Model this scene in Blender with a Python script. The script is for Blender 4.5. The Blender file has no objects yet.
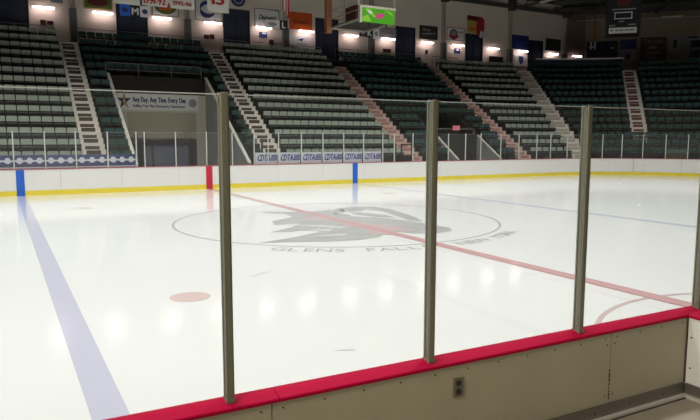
import bpy, bmesh, math, random
from math import sin, cos, pi, radians, hypot
from mathutils import Vector, Matrix
random.seed(7)
SC = bpy.context.scene
COL = SC.collection

# ------------------------------------------------------------------ materials
def lin(c):
    c = c / 255.0
    return c / 12.92 if c <= 0.04045 else ((c + 0.055) / 1.055) ** 2.4

def rgb(r, g, b):
    return (lin(r), lin(g), lin(b), 1.0)

def mat(name, col, rough=0.6, metal=0.0, spec=0.5, var=0.0, scale=8.0, bump=0.0, emit=None, estr=0.0):
    m = bpy.data.materials.new(name)
    m.use_nodes = True
    nt = m.node_tree
    p = nt.nodes['Principled BSDF']
    if len(col) == 3:
        col = (*col, 1.0)
    p.inputs['Base Color'].default_value = col
    p.inputs['Roughness'].default_value = rough
    p.inputs['Metallic'].default_value = metal
    p.inputs['Specular IOR Level'].default_value = spec
    if var > 0 or bump > 0:
        tc = nt.nodes.new('ShaderNodeTexCoord')
        nz = nt.nodes.new('ShaderNodeTexNoise')
        nz.inputs['Scale'].default_value = scale
        nz.inputs['Detail'].default_value = 5
        nt.links.new(tc.outputs['Object'], nz.inputs['Vector'])
        if var > 0:
            mx = nt.nodes.new('ShaderNodeMix')
            mx.data_type = 'RGBA'
            mx.inputs[6].default_value = tuple(c * (1 - var) for c in col[:3]) + (1,)
            mx.inputs[7].default_value = tuple(min(1, c * (1 + var)) for c in col[:3]) + (1,)
            nt.links.new(nz.outputs['Fac'], mx.inputs[0])
            nt.links.new(mx.outputs[2], p.inputs['Base Color'])
        if bump > 0:
            b = nt.nodes.new('ShaderNodeBump')
            b.inputs['Strength'].default_value = bump
            b.inputs['Distance'].default_value = 0.01
            nt.links.new(nz.outputs['Fac'], b.inputs['Height'])
            nt.links.new(b.outputs['Normal'], p.inputs['Normal'])
    if emit:
        p.inputs['Emission Color'].default_value = (*emit[:3], 1)
        p.inputs['Emission Strength'].default_value = estr
    return m

def glass_mat(name, tint, haze, haze_col):
    m = bpy.data.materials.new(name)
    m.use_nodes = True
    nt = m.node_tree
    nt.nodes.clear()
    out = nt.nodes.new('ShaderNodeOutputMaterial')
    tr = nt.nodes.new('ShaderNodeBsdfTransparent')
    tr.inputs['Color'].default_value = (*tint, 1)
    gl = nt.nodes.new('ShaderNodeBsdfGlossy')
    gl.inputs['Roughness'].default_value = 0.02
    df = nt.nodes.new('ShaderNodeBsdfDiffuse')
    df.inputs['Color'].default_value = (*haze_col, 1)
    lw = nt.nodes.new('ShaderNodeLayerWeight')
    lw.inputs['Blend'].default_value = .5
    pw = nt.nodes.new('ShaderNodeMath'); pw.operation = 'POWER'; pw.inputs[1].default_value = 5.0
    nt.links.new(lw.outputs['Facing'], pw.inputs[0])
    fr = nt.nodes.new('ShaderNodeMath'); fr.operation = 'MULTIPLY_ADD'
    fr.inputs[1].default_value = .6; fr.inputs[2].default_value = .03
    nt.links.new(pw.outputs[0], fr.inputs[0])
    m1 = nt.nodes.new('ShaderNodeMixShader')
    m1.inputs[0].default_value = haze
    m2 = nt.nodes.new('ShaderNodeMixShader')
    nt.links.new(tr.outputs[0], m1.inputs[1])
    nt.links.new(df.outputs[0], m1.inputs[2])
    nt.links.new(fr.outputs[0], m2.inputs[0])
    nt.links.new(m1.outputs[0], m2.inputs[1])
    nt.links.new(gl.outputs[0], m2.inputs[2])
    nt.links.new(m2.outputs[0], out.inputs['Surface'])
    return m

M = dict(
    ice=mat('ice', (.73, .74, .72), 0.10, spec=0.19, var=0.025, scale=0.35, bump=0.008),
    ice_red=mat('ice_red', (.55, .34, .34), 0.16, spec=0.22, var=.06, scale=3),
    ice_blue=mat('ice_blue', (.51, .51, .61), 0.16, spec=0.22, var=.04, scale=3),
    ice_circle=mat('ice_circle', (.46, .46, .44), 0.16, spec=0.22),
    ice_spot=mat('ice_spot', (.63, .49, .46), 0.16, spec=0.22),
    ice_crease=mat('ice_crease', (.58, .45, .45), 0.16, spec=0.22),
    ice_grey=mat('ice_grey', (.43, .435, .42), 0.16, spec=0.22, var=.22, scale=1.6),
    ice_light=mat('ice_light', (.58, .59, .57), 0.16, spec=0.22),
    ice_pink=mat('ice_pink', (.53, .42, .41), 0.16, spec=0.22, var=.1, scale=1.5),
    ice_text=mat('ice_text', (.40, .41, .39), 0.16, spec=0.22),
    ice_scuff=mat('ice_scuff', (.54, .55, .53), 0.4, spec=0.3),
    board=mat('board_white', (.80, .79, .76), 0.35, var=.03, scale=1.5),
    board_in=mat('board_beige', (.455, .42, .30), 0.55, var=.10, scale=3.0, bump=.05),
    seam=mat('seam', (.06, .045, .03), 0.8),
    capred=mat('cap_red', (.43, .003, .040), 0.5, spec=.05, var=.08, scale=6),
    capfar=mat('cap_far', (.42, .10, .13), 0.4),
    yellow=mat('kick_yellow', (.80, .64, .05), 0.4, var=.08, scale=2),
    bluest=mat('stripe_blue', (.010, .115, .55), 0.4),
    redst=mat('stripe_red', (.56, .012, .05), 0.4),
    alu=mat('post_aluminium', (.235, .23, .165), 0.5, metal=.35, var=.10, scale=14),
    alu_light=mat('post_edge', (.46, .45, .38), 0.38, metal=.6),
    steel=mat('kick_steel', (.22, .20, .18), 0.4, metal=.7, var=.2, scale=6),
    trim=mat('floor_trim', (.72, .70, .64), 0.4, metal=.3),
    screw=mat('screw', (.10, .08, .06), 0.5, metal=.6),
    outlet=mat('outlet_plate', (.17, .145, .085), 0.5),
    black=mat('black', (.012, .012, .014), 0.5),
    concrete=mat('concrete', (.33, .29, .22), 0.8, var=.22, scale=4, bump=.15),
    terrace=mat('terrace', (.022, .024, .021), 0.85, var=.2, scale=2),
    deck=mat('deck', (.10, .09, .08), 0.8, var=.15, scale=2),
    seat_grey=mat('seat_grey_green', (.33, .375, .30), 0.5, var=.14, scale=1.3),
    seat_grey_pan_shade=mat('seat_pan_grey_shaded', (.05, .058, .045), 0.55),  # both pan colours darkened to paint the shade under the seats
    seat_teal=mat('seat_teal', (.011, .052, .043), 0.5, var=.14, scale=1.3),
    seat_teal_pan_shade=mat('seat_pan_teal_shaded', (.006, .014, .012), 0.55),
    stair=mat('stair_white', (.76, .70, .61), 0.7, var=.10, scale=4),
    stair_pink=mat('stair_buff', (.62, .44, .37), 0.7, var=.10, scale=4),
    pad_brown=mat('pad_brown', (.075, .052, .042), 0.8),
    pad_red=mat('pad_red', (.40, .22, .19), 0.8),
    pad_buff=mat('pad_buff', (.46, .39, .33), 0.8),
    pad_dark=mat('pad_darkred', (.16, .05, .042), 0.8),
    wall=mat('wall_cream', (.74, .64, .53), 0.85, var=.05, scale=.8),
    wall_tan=mat('wall_tan', (.30, .24, .16), 0.85, var=.08, scale=.6),
    wall_brown=mat('wall_brown', (.24, .16, .13), 0.85, var=.10, scale=.6),
    column=mat('column_grey', (.16, .15, .14), 0.7),
    pipe_cream=mat('pipe_cream', (.45, .42, .34), 0.6),
    ceil=mat('ceiling', (.035, .033, .03), 0.9),
    beam=mat('beam', (.07, .068, .06), 0.7),
    navy=mat('navy', (.016, .025, .05), 0.7, var=.2, scale=2),
    frame=mat('frame_grey', (.22, .21, .20), 0.6),
    white=mat('sign_white', (.76, .75, .72), 0.5),
    bannerw=mat('banner_white', (.66, .64, .58), 0.8),
    textred=mat('text_red', (.35, .015, .02), 0.6),
    textnavy=mat('text_navy', (.02, .035, .14), 0.6),
    textblack=mat('text_black', (.015, .015, .018), 0.6),
    signblue=mat('sign_blue', (.02, .12, .62), 0.5),
    signorange=mat('sign_orange', (.62, .10, .012), 0.5),
    darkorange=mat('dark_orange', (.25, .03, .006), 0.5),
    signgreen=mat('sign_green', (.10, .14, .02), 0.6),
    signdark=mat('sign_dark', (.035, .034, .032), 0.5),
    signgrey=mat('sign_grey', (.30, .30, .30), 0.6),
    signyellow=mat('sign_yellow', (.50, .34, .10), 0.6),
    signred=mat('sign_red', (.40, .02, .03), 0.6),
    maroon=mat('maroon', (.11, .014, .012), 0.6),
    midblue=mat('mid_blue', (.022, .036, .15), 0.6),
    postwhite=mat('post_white', (.62, .62, .57), 0.45),
    stringer=mat('stringer_white', (.66, .63, .55), 0.5),
    tunnelwall=mat('tunnel_wall', (.42, .41, .38), 0.8, var=.08, scale=1.5),
    tunnelpanel=mat('tunnel_panel', (.62, .58, .48), 0.7),
    roller=mat('roller_door', (.44, .39, .28), 0.6),
    tarp=mat('tarp', (.20, .22, .30), 0.7, var=.15, scale=2),
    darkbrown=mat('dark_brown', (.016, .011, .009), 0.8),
    adblue=mat('ad_navy', (.035, .05, .17), 0.5),
    adwhite=mat('ad_white', (.72, .72, .76), 0.5),
    cdta=mat('ad_violet', (.06, .055, .26), 0.5),
    rail=mat('rail_grey', (.20, .20, .18), 0.5, metal=.4),
    rust_orange=mat('rust_orange', (.42, .17, .075), 0.6, var=.1, scale=4),
    lampwhite=mat('lamp_housing', (.7, .68, .66), 0.5),
    tube=mat('tube_light', (.9, .85, .85), 0.5, emit=(1.0, .80, .84), estr=12.0),
    screen_g=mat('screen_green', (.02, .05, .01), 0.4, emit=(.10, .55, .015), estr=.45),
    screen_l=mat('screen_lime', (.02, .05, .01), 0.4, emit=(.32, .75, .04), estr=.55),
    screen_w=mat('screen_white', (.1, .1, .1), 0.4, emit=(.8, .8, .75), estr=.55),
    screen_m=mat('screen_magenta', (.1, .01, .05), 0.4, emit=(.7, .08, .25), estr=.55),
    exitsign=mat('exit_sign', (.3, .1, .12), 0.4, emit=(.9, .25, .32), estr=.45),
    glass=glass_mat('rink_glass', (.965, .975, .965), .018, (.75, .75, .72)),
    glass_far=glass_mat('far_glass', (.95, .96, .96), .022, (.75, .75, .75)),
    glass_edge_glint=mat('glass_edge_glint', (.62, .64, .62), 0.3),  # whitish tone paints the bright internal reflection along the pane's top
)

# corrugation of the roller door: horizontal ribs
nt = M['roller'].node_tree
tc = nt.nodes.new('ShaderNodeTexCoord'); wv = nt.nodes.new('ShaderNodeTexWave'); bp = nt.nodes.new('ShaderNodeBump')
wv.bands_direction = 'Z'; wv.inputs['Scale'].default_value = 3.0
bp.inputs['Strength'].default_value = .5
nt.links.new(tc.outputs['Object'], wv.inputs['Vector']); nt.links.new(wv.outputs['Fac'], bp.inputs['Height'])
nt.links.new(bp.outputs['Normal'], nt.nodes['Principled BSDF'].inputs['Normal'])

# ------------------------------------------------------------------ mesh builder
_glyph = {}
def glyph(ch, bold=False):
    if ch in _glyph:
        return _glyph[ch]
    cu = bpy.data.curves.new('glyph', 'FONT')
    cu.body = ch
    cu.size = 1.0
    cu.resolution_u = 3
    ob = bpy.data.objects.new('glyph', cu)
    COL.objects.link(ob)
    dg = bpy.context.evaluated_depsgraph_get()
    me = ob.evaluated_get(dg).to_mesh()
    v = [tuple(x.co) for x in me.vertices]
    f = [tuple(p.vertices) for p in me.polygons]
    ob.evaluated_get(dg).to_mesh_clear()
    bpy.data.objects.remove(ob); bpy.data.curves.remove(cu)
    _glyph[ch] = (v, f)
    return v, f

class MB:
    def __init__(s):
        s.v = []; s.f = []; s.mi = []
    def add(s, v, f, mi=0):
        n = len(s.v)
        s.v += [tuple(p) for p in v]
        s.f += [tuple(i + n for i in q) for q in f]
        s.mi += [mi] * len(f)
        return s
    def box(s, x0, x1, y0, y1, z0, z1, mi=0):
        v = [(x, y, z) for z in (z0, z1) for y in (y0, y1) for x in (x0, x1)]
        return s.add(v, [(0, 2, 3, 1), (4, 5, 7, 6), (0, 1, 5, 4), (1, 3, 7, 5), (3, 2, 6, 7), (2, 0, 4, 6)], mi)
    def bbox(s, x0, x1, y0, y1, z0, z1, b=.01, seg=2, mi=0):
        bm = bmesh.new()
        bmesh.ops.create_cube(bm, size=1)
        for q in bm.verts:
            q.co = Vector(((x0 + x1) / 2 + q.co.x * (x1 - x0), (y0 + y1) / 2 + q.co.y * (y1 - y0), (z0 + z1) / 2 + q.co.z * (z1 - z0)))
        bmesh.ops.bevel(bm, geom=bm.edges[:], offset=b, segments=seg, affect='EDGES', profile=.5)
        bm.verts.index_update()
        s.add([q.co[:] for q in bm.verts], [[q.index for q in f.verts] for f in bm.faces], mi)
        bm.free()
        return s
    def prism(s, pts, axis, a0, a1, mi=0):
        """extrude a 2-D outline along an axis: 'z' -> pts (x,y); 'x' -> (y,z); 'y' -> (x,z)"""
        def mk(p, a):
            return {'z': (p[0], p[1], a), 'x': (a, p[0], p[1]), 'y': (p[0], a, p[1])}[axis]
        n = len(pts)
        v = [mk(p, a0) for p in pts] + [mk(p, a1) for p in pts]
        f = [tuple(range(n - 1, -1, -1)), tuple(range(n, 2 * n))]
        f += [(i, (i + 1) % n, n + (i + 1) % n, n + i) for i in range(n)]
        return s.add(v, f, mi)
    def tube(s, p0, p1, r, seg=8, mi=0):
        p0 = Vector(p0); p1 = Vector(p1); d = (p1 - p0).normalized()
        u = d.orthogonal().normalized(); w = d.cross(u)
        v = [p + (u * cos(2 * pi * i / seg) + w * sin(2 * pi * i / seg)) * r for p in (p0, p1) for i in range(seg)]
        f = [(i, (i + 1) % seg, seg + (i + 1) % seg, seg + i) for i in range(seg)]
        f += [tuple(range(seg - 1, -1, -1)), tuple(range(seg, 2 * seg))]
        return s.add(v, f, mi)
    def bar(s, p0, p1, w, h, mi=0):
        """rectangular bar along p0-p1, w across (horizontal), h vertical-ish"""
        p0 = Vector(p0); p1 = Vector(p1); d = (p1 - p0).normalized()
        u = d.cross(Vector((0, 0, 1)))
        u = u.normalized() if u.length > 1e-4 else Vector((1, 0, 0))
        n = u.cross(d)
        v = [p + u * a * w / 2 + n * b * h / 2 for p in (p0, p1) for a, b in ((-1, -1), (1, -1), (1, 1), (-1, 1))]
        return s.add(v, [(0, 1, 5, 4), (1, 2, 6, 5), (2, 3, 7, 6), (3, 0, 4, 7), (3, 2, 1, 0), (4, 5, 6, 7)], mi)
    def arc(s, c, r0, r1, z0, z1, a0, a1, n, mi=0):
        """annular sector; angles clockwise from +Y, in radians"""
        v = []
        for i in range(n + 1):
            a = a0 + (a1 - a0) * i / n
            for r, z in ((r0, z0), (r1, z0), (r1, z1), (r0, z1)):
                v.append((c[0] + r * sin(a), c[1] + r * cos(a), z))
        f = []
        for i in range(n):
            b = 4 * i
            for j in range(4):
                k = (j + 1) % 4
                f.append((b + j, b + 4 + j, b + 4 + k, b + k))
        f += [(0, 1, 2, 3), (4 * n + 3, 4 * n + 2, 4 * n + 1, 4 * n)]
        return s.add(v, f, mi)
    def disc(s, x, y, z0, z1, r, seg=32, ry=None, mi=0):
        ry = ry or r
        return s.prism([(x + r * cos(2 * pi * i / seg), y + ry * sin(2 * pi * i / seg)) for i in range(seg)], 'z', z0, z1, mi)
    def text(s, body, h, o, ux, uy, width=None, slant=0.0, mi=0, bold=0.0):
        """flat lettering: centre o, x direction ux, up direction uy, cap height h, stretched to width"""
        ux = Vector(ux); uy = Vector(uy); o = Vector(o)
        cur = 0.0; vs = []; fs = []
        for ch in body:
            if ch == ' ':
                cur += .32; continue
            v, f = glyph(ch)
            if not v: continue
            xs = [p[0] for p in v]; x0 = min(xs); x1 = max(xs)
            n = len(vs)
            vs += [(p[0] - x0 + cur, p[1]) for p in v]
            fs += [tuple(i + n for i in q) for q in f]
            cur += x1 - x0 + .075
        cur -= .075
        k = h / .69
        kx = k if width is None else width / cur
        nr_ = ux.cross(uy)
        for i_, (dx, dy) in enumerate([(0, 0)] if not bold else [(-bold, 0), (bold, 0), (0, bold * .7), (0, -bold * .7)]):
            s.add([o + ux * ((p[0] - cur / 2) * kx + slant * p[1] * k + dx * h) + uy * (p[1] * k - h / 2 + dy * h) + nr_ * .0006 * i_ for p in vs], fs, mi)
        return s
    def build(s, name, m, parent=None, origin=None, smooth=False):
        me = bpy.data.meshes.new(name)
        o = Vector((0, 0, 0))
        if parent is not None:
            q_ = parent
            while q_ is not None:
                o = o + Vector(q_.location); q_ = q_.parent
        elif origin is not None: o = Vector(origin)
        me.from_pydata([tuple(Vector(p) - o) for p in s.v], [], s.f)
        ms = m if isinstance(m, (list, tuple)) else [m]
        for q in ms: me.materials.append(M[q])
        for p, i in zip(me.polygons, s.mi):
            p.material_index = i; p.use_smooth = smooth
        me.update()
        bm = bmesh.new(); bm.from_mesh(me)
        bmesh.ops.recalc_face_normals(bm, faces=bm.faces); bm.to_mesh(me); bm.free()
        ob = bpy.data.objects.new(name, me)
        COL.objects.link(ob)
        if parent is not None: ob.parent = parent
        else: ob.location = o
        return ob

def tag(o, label=None, cat=None, group=None, kind=None):
    if label: o['label'] = label
    if cat: o['category'] = cat
    if group: o['group'] = group
    if kind: o['kind'] = kind
    return o

def thing(name, loc, label, cat, group=None):
    o = bpy.data.objects.new(name, None)
    o.empty_display_size = .1
    o.location = loc
    COL.objects.link(o)
    return tag(o, label, cat, group)

def struct(name, mb, m):
    return tag(mb.build(name, m), kind='structure')

ORD = ['zeroth', 'first', 'second', 'third', 'fourth', 'fifth', 'sixth', 'seventh', 'eighth', 'ninth', 'tenth', 'eleventh', 'twelfth',
       'thirteenth', 'fourteenth', 'fifteenth', 'sixteenth', 'seventeenth', 'eighteenth', 'nineteenth', 'twentieth', 'twenty-first',
       'twenty-second', 'twenty-third', 'twenty-fourth', 'twenty-fifth']

# ------------------------------------------------------------------ rink geometry
YF, YN = 12.65, -12.95            # ice faces of the far and near boards
CC = (22.0, 4.45); RC = YF - CC[1]  # corner of the rink
BH = 1.09                         # board height
XL = -13.6                        # left end of what is built
ROW_Y, ROW_Z, DY, DZ, NR = 13.4, 1.035, .79, .515, 14
BX = 7.77

# ice sheet
mb = MB()
pts = [(XL - 2, YN - .1), (30.2, YN - .1), (30.2, CC[1])]
for i in range(1, 19):
    a = pi / 2 - (pi / 2) * i / 18
    pts.append((CC[0] + RC * sin(a), CC[1] + RC * cos(a)))
pts += [(XL - 2, YF)]
mb.prism(pts, 'z', -.12, 0)
ice = struct('floor', mb, 'ice')

def flat(name, mb, m, label=None):
    o = mb.build(name, m, ice)
    if label: o['label'] = label
    return o
T = .0015
flat('red_line', MB().box(-.15, .15, YN, YF, T + .005, T + .006), 'ice_red', 'pale red centre line across the ice')
flat('blue_line', MB().box(-BX - .15, -BX + .15, YN, YF, T, T + .001), 'ice_blue', 'pale blue line on the left of the ice')
flat('blue_line', MB().box(BX - .15, BX + .15, YN, YF, T, T + .001), 'ice_blue', 'pale blue line on the right of the ice')
flat('centre_circle', MB().arc((0, 0), 4.56, 4.63, T + .001, T + .002, 0, 2 * pi, 96), 'ice_circle')
flat('crease_arc', MB().arc((-.22, -13.0), 2.82, 2.89, T + .002, T + .003, -pi / 2, pi / 2, 48), 'ice_crease')
flat('faceoff_spot', MB().disc(-6.1, -6.8, T, T + .001, .30, 40), 'ice_spot')
flat('faceoff_spot', MB().disc(-6.1, 6.8, T, T + .001, .30, 40), 'ice_spot')
flat('faceoff_spot', MB().disc(6.1, 6.8, T, T + .001, .30, 40), 'ice_spot')

# logo under the ice: pale grey team mark with swept strokes
def poly(name, pts, m, z):
    return flat(name, MB().prism(pts, 'z', z, z + .0008), m)
poly('logo_body', [(-1.79, .6), (-1.0, 1.15), (-.57, .95), (.05, 1.3), (.75, 1.5), (.9, .8), (.35, .1), (.25, -1.5), (-.1, -2.8), (-.6, -3.3),
     (-1.23, -3.44), (-2.0, -3.3), (-2.78, -2.93), (-3.5, -2.75), (-2.4, -2.35), (-1.55, -1.9), (-1.2, -1.3), (-2.1, -1.5), (-2.6, -1.35), (-1.75, -.75), (-1.25, -.2), (-2.0, -.1)], 'ice_grey', T + .003)
poly('logo_mane', [(-.67, 2.6), (-.22, 1.75), (.59, 1.46), (.66, .42), (-.05, -.6), (-.52, -.23), (-1.27, -.18), (-1.48, .53), (-.88, 1.25)], 'ice_grey', T + .0034)
poly('logo_streak', [(-1.86, -1.37), (-.91, -1.49), (-1.23, -1.92)], 'ice_light', T + .0046)
poly('logo_streak', [(-2.36, -2.42), (-1.06, -2.4), (-1.14, -2.66)], 'ice_light', T + .0046)
poly('logo_wing', [(-1.35, 3.0), (-.4, 2.45), (.35, 2.2), (1.0, 2.4), (1.4, 2.2), (1.1, 1.55), (.6, 1.3), (-.1, 1.25), (-.75, 1.45), (-.35, 1.8), (-1.0, 2.3)], 'ice_grey', T + .003)
poly('logo_crest', [(1.25, 2.5), (2.1, 2.9), (2.75, 2.5), (2.85, 1.6), (2.71, .9), (2.38, -.5), (1.97, -1.5), (1.75, -1.2), (1.95, -.3), (2.2, .7), (2.3, 1.4),
     (2.1, 1.9), (1.7, 1.6), (1.2, 1.7)], 'ice_grey', T + .003)
poly('logo_jaw', [(.2, .2), (.75, .55), (1.3, -.1), (1.62, -.9), (1.75, -1.6), (1.85, -2.88), (1.56, -3.33), (.9, -3.5), (.45, -3.2), (.1, -2.6),
     (.0, -1.4)], 'ice_grey', T + .0032)
poly('logo_stroke', [(1.15, 1.35), (1.5, 1.3), (1.85, .3), (1.75, -.5), (1.35, .1), (1.1, .75)], 'ice_grey', T + .003)
poly('logo_flash', [(-.53, -1.0), (.1, -.5), (.51, -1.1), (.72, -2.1), (.83, -2.94), (.3, -2.6), (-.18, -3.2), (-.55, -2.76), (-.2, -1.9)], 'ice_pink', T + .0045)
poly('logo_flash', [(-.9, .9), (-.3, 1.05), (.15, .6), (-.1, .1), (-.6, .3)], 'ice_pink', T + .0045)
poly('logo_highlight', [(-1.7, -.35), (-.9, -.75), (-.4, -1.55), (-.75, -1.5), (-1.2, -1.0)], 'ice_light', T + .0045)
mb = MB()
W = 'GLENS FALLS, NEW YORK'
a = radians(-133)
for i, ch in enumerate(W):
    th = radians(-132.5 + 76 * i / (len(W) - 1))
    if ch == ' ': continue
    r = 4.98
    mb.text(ch, .36, (r * cos(th), r * sin(th), T + .002), (-sin(th), cos(th), 0), (-cos(th), -sin(th), 0))
# letters face the near side: up points to the circle's centre
flat('lettering', mb, 'ice_text')
mb = MB()
for (x, y, l, ang) in [(-6.0, 6.8, 1.0, .3), (-5.5, 5.2, .4, .1), (-4.6, -5.8, .5, .5), (14, 3, 1.2, .4), (18, 4.4, .9, -.3), (11.4, -1.5, .5, .8), (-6.9, -11.0, .22, .4), (-5.2, -10, .2, -.4),
                       (9, 8, .8, .2), (3, 9.5, 1.2, .1), (-1.5, 8.6, .6, .3), (20, 6, .7, .6)]:
    d = Vector((cos(ang), sin(ang), 0)) * l / 2
    mb.bar(Vector((x, y, T + .001)) - d, Vector((x, y, T + .001)) + d, .05, .001)
flat('skate_scuff', mb, 'ice_scuff')

# ------------------------------------------------------------------ far boards
t = thing('dasher_board', (XL, YF + .06, 0), 'white far-side rink boards with yellow kick strip and thin red cap', 'rink boards')
def along(mb_fn):
    m_ = MB(); mb_fn(m_); return m_
def far_strip(name, m, off0, off1, z0, z1, par):
    b = MB().box(XL, CC[0], YF + off0, YF + off1, z0, z1)
    b.arc(CC, RC + off0, RC + off1, z0, z1, 0, pi / 2, 36)
    b.box(CC[0] + RC + off0, CC[0] + RC + off1, -4, CC[1], z0, z1)
    return b.build(name, m, par)
# white facing cut into panels, small seams between them
xs = [XL + 2.44 * i for i in range(15)] + [CC[0]]
for x0, x1 in zip(xs[:-1], xs[1:]):
    if x1 - x0 > .02:
        MB().box(x0 + .004, x1 - .004, YF, YF + .03, .21, BH - .03).build('panel', 'board', t)
na = 6
for i in range(na):
    a0 = pi / 2 * i / na; a1 = pi / 2 * (i + 1) / na
    MB().arc(CC, RC, RC + .03, .21, BH - .03, a0 + .0006, a1 - .0006, 8).build('panel', 'board', t)
far_strip('backing', 'seam', .031, .10, .01, BH - .03, t)
far_strip('kick_strip', 'yellow', -.012, .03, .0, .21, t)
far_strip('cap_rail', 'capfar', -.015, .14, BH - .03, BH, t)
for x, m_, nm, lb in ((-BX, 'bluest', 'blue_stripe', 'blue stripe on the left of the far boards'), (0, 'redst', 'red_stripe', 'red centre stripe on the far boards'),
                      (BX, 'bluest', 'blue_stripe', 'blue stripe in the middle of the far boards')):
    MB().box(x - .15, x + .15, YF - .018, YF - .001, 0, BH - .03).build(nm, m_, t)['label'] = lb
sa = radians(40.5)
MB().bar((CC[0] + (RC - .004) * sin(sa), CC[1] + (RC - .004) * cos(sa), .21), (CC[0] + (RC - .004) * sin(sa), CC[1] + (RC - .004) * cos(sa), BH - .03), .05, .004).build('seam_strip', 'capfar', t)

# far glass: posts and panes
straight = [-12.76, -11.56, -10.36, -9.16, -7.96, -6.81, -5.64, -4.38, -3.20, -2.85, -1.49, -.08, 1.15, 2.24, 2.96, 3.51, 4.73, 5.93, 7.13,
            8.32, 9.51, 10.25, 11.46, 12.68, 13.91, 15.15, 16.29, 17.84, 19.3, 20.8, 22.0]
angs = [9.5, 18, 26.8, 35.4, 44.2, 53.4, 62.1, 71, 80]
GY = YF + .075
PP = [(x, GY, 0.0) for x in straight] + [(CC[0] + (RC + .075) * sin(radians(a)), CC[1] + (RC + .075) * cos(radians(a)), -radians(a)) for a in angs]
def ref(i, xs_, x, ang):
    """describe the place of the i-th item by the stripes on the boards"""
    if ang == 0 and x < 0:
        base, bn = -BX, 'left blue stripe'
    elif ang == 0 and x < BX:
        base, bn = 0, 'red stripe'
    else:
        base, bn = BX, 'middle blue stripe'
    if x < base:
        return f"{ORD[sum(1 for q in xs_[i:] if q < base)]} left of the {bn}"
    return f"{ORD[sum(1 for q in xs_[:i + 1] if q >= base)]} right of the {bn}"
pxs = [p[0] if p[2] == 0 else 30 + k for k, p in enumerate(PP)]
post_proto = None
for i, (x, y, rz) in enumerate(PP):
    o = thing('glass_post', (x, y, BH), 'white glass post on the far boards, ' + ref(i, pxs, pxs[i], rz), 'post', 'white posts of the far glass')
    o.rotation_euler.z = rz
    if post_proto is None:
        a_ = MB().bbox(-.02, .02, -.03, .03, 0, 1.53, .006, 1); a_ = a_.build('post_body', 'postwhite')
        b_ = MB().bbox(-.04, .04, -.04, .04, 0, .012, .004, 1); b_ = b_.build('foot_plate', 'postwhite')
        a_.parent = o; b_.parent = o
        post_proto = (a_, b_)
    else:
        for q in post_proto:
            c = q.copy(); COL.objects.link(c); c.parent = o
mid = [((p + q) / 2) for p, q in zip(pxs[:-1], pxs[1:])]
def pane(mb_, x0, x1, z0, z1, y0=-.006, y1=.006, e=.004):
    ze = z1 - e
    v = [(x, y, z) for z in (z0, ze) for y in (y0, y1) for x in (x0, x1)]
    mb_.add(v, [(0, 1, 5, 4), (3, 2, 6, 7)], 0)
    mb_.add(v, [(0, 2, 3, 1), (1, 3, 7, 5), (2, 0, 4, 6)], 0)
    mb_.box(x0, x1, y0, y1, ze, z1, 1)  # opaque pale strip stands in for light caught inside the edge
    return mb_
for i, (p, q) in enumerate(zip(PP[:-1], PP[1:])):
    c = Vector(((p[0] + q[0]) / 2, (p[1] + q[1]) / 2, BH)); d = Vector((q[0] - p[0], q[1] - p[1], 0)); L = d.length / 2 - .024
    if L < .05: continue
    o = pane(MB(), -L, L, 0.003, 1.50).build('glass_shield', ['glass_far', 'glass_edge_glint'])
    o.location = c; o.rotation_euler.z = math.atan2(d.y, d.x)
    tag(o, 'clear glass pane on the far boards, ' + ref(i, mid, mid[i], p[2] if p[2] else q[2]), 'rink glass', 'panes of the far glass')

# ad panels behind the far glass
def ad_panel(x0, x1, kind, label):
    xm = (x0 + x1) / 2
    o = thing('advert_panel', (xm, GY + .10, BH), label, 'advert', 'navy dotted adverts' if kind == 'dots' else 'lettered adverts')
    y = GY + .10
    if kind == 'dots':
        MB().box(x0, x1, y, y + .02, BH - .02, BH + .56).build('board', 'adblue', o)
        n = 3
        w = (x1 - x0) / n
        dm = MB(); xm_ = MB()
        for k in range(n):
            cx = x0 + w * (k + .5)
            dm.prism([(cx + .115 * cos(2 * pi * j / 20), BH + .33 + .125 * sin(2 * pi * j / 20)) for j in range(20)], 'y', y - .006, y)
            for sgn in (-1, 1):
                xm_.prism([(cx + sgn * .08, BH + .26), (cx + sgn * w / 2, BH + .30), (cx + sgn * w / 2, BH + .36), (cx + sgn * .08, BH + .34)], 'y', y - .004, y)
            xm_.box(cx - w / 2, cx + w / 2, y - .004, y, BH + .02, BH + .07)
        dm.build('round_emblem', 'adwhite', o); xm_.build('ribbon_mark', 'adwhite', o)
    else:
        MB().box(x0, x1, y, y + .02, BH - .02, BH + .56).build('board', 'adwhite', o)
        MB().text('CDTA', .30, (x0 + (x1 - x0) * .36, y - .003, BH + .31), (1, 0, 0), (0, 0, 1), width=(x1 - x0) * .56, slant=.25, bold=.05).build('lettering', 'cdta', o)
        s_ = MB()
        for k in range(4):
            s_.prism([(x0 + (x1 - x0) * (.66 + .02 * k), BH + .17 + k * .075), (x1 - .02, BH + .17 + k * .075), (x1 - .02, BH + .225 + k * .075), (x0 + (x1 - x0) * (.67 + .02 * k), BH + .225 + k * .075)], 'y', y - .004, y)
        s_.build('speed_stripe', 'cdta', o)
for k, (x0, x1) in enumerate(zip(straight[:8], straight[1:9])):
    nm = 'left of' if k < 4 else 'right of'
    ad_panel(x0 + .03, x1 - .03, 'dots', f"navy advert panel with white round emblems, {ORD[4 - k if k < 4 else k - 3]} {nm} the left blue stripe post")
cd = [2.30, 3.51, 4.73, 5.93, 7.13, 8.32, 9.51]
for k, (x0, x1) in enumerate(zip(cd[:-1], cd[1:])):
    ad_panel(x0 + .03, x1 - .03, 'cdta', f"white CDTA advert panel with violet stripes, {ORD[k + 1]} from the second stairs rightward")

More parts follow.
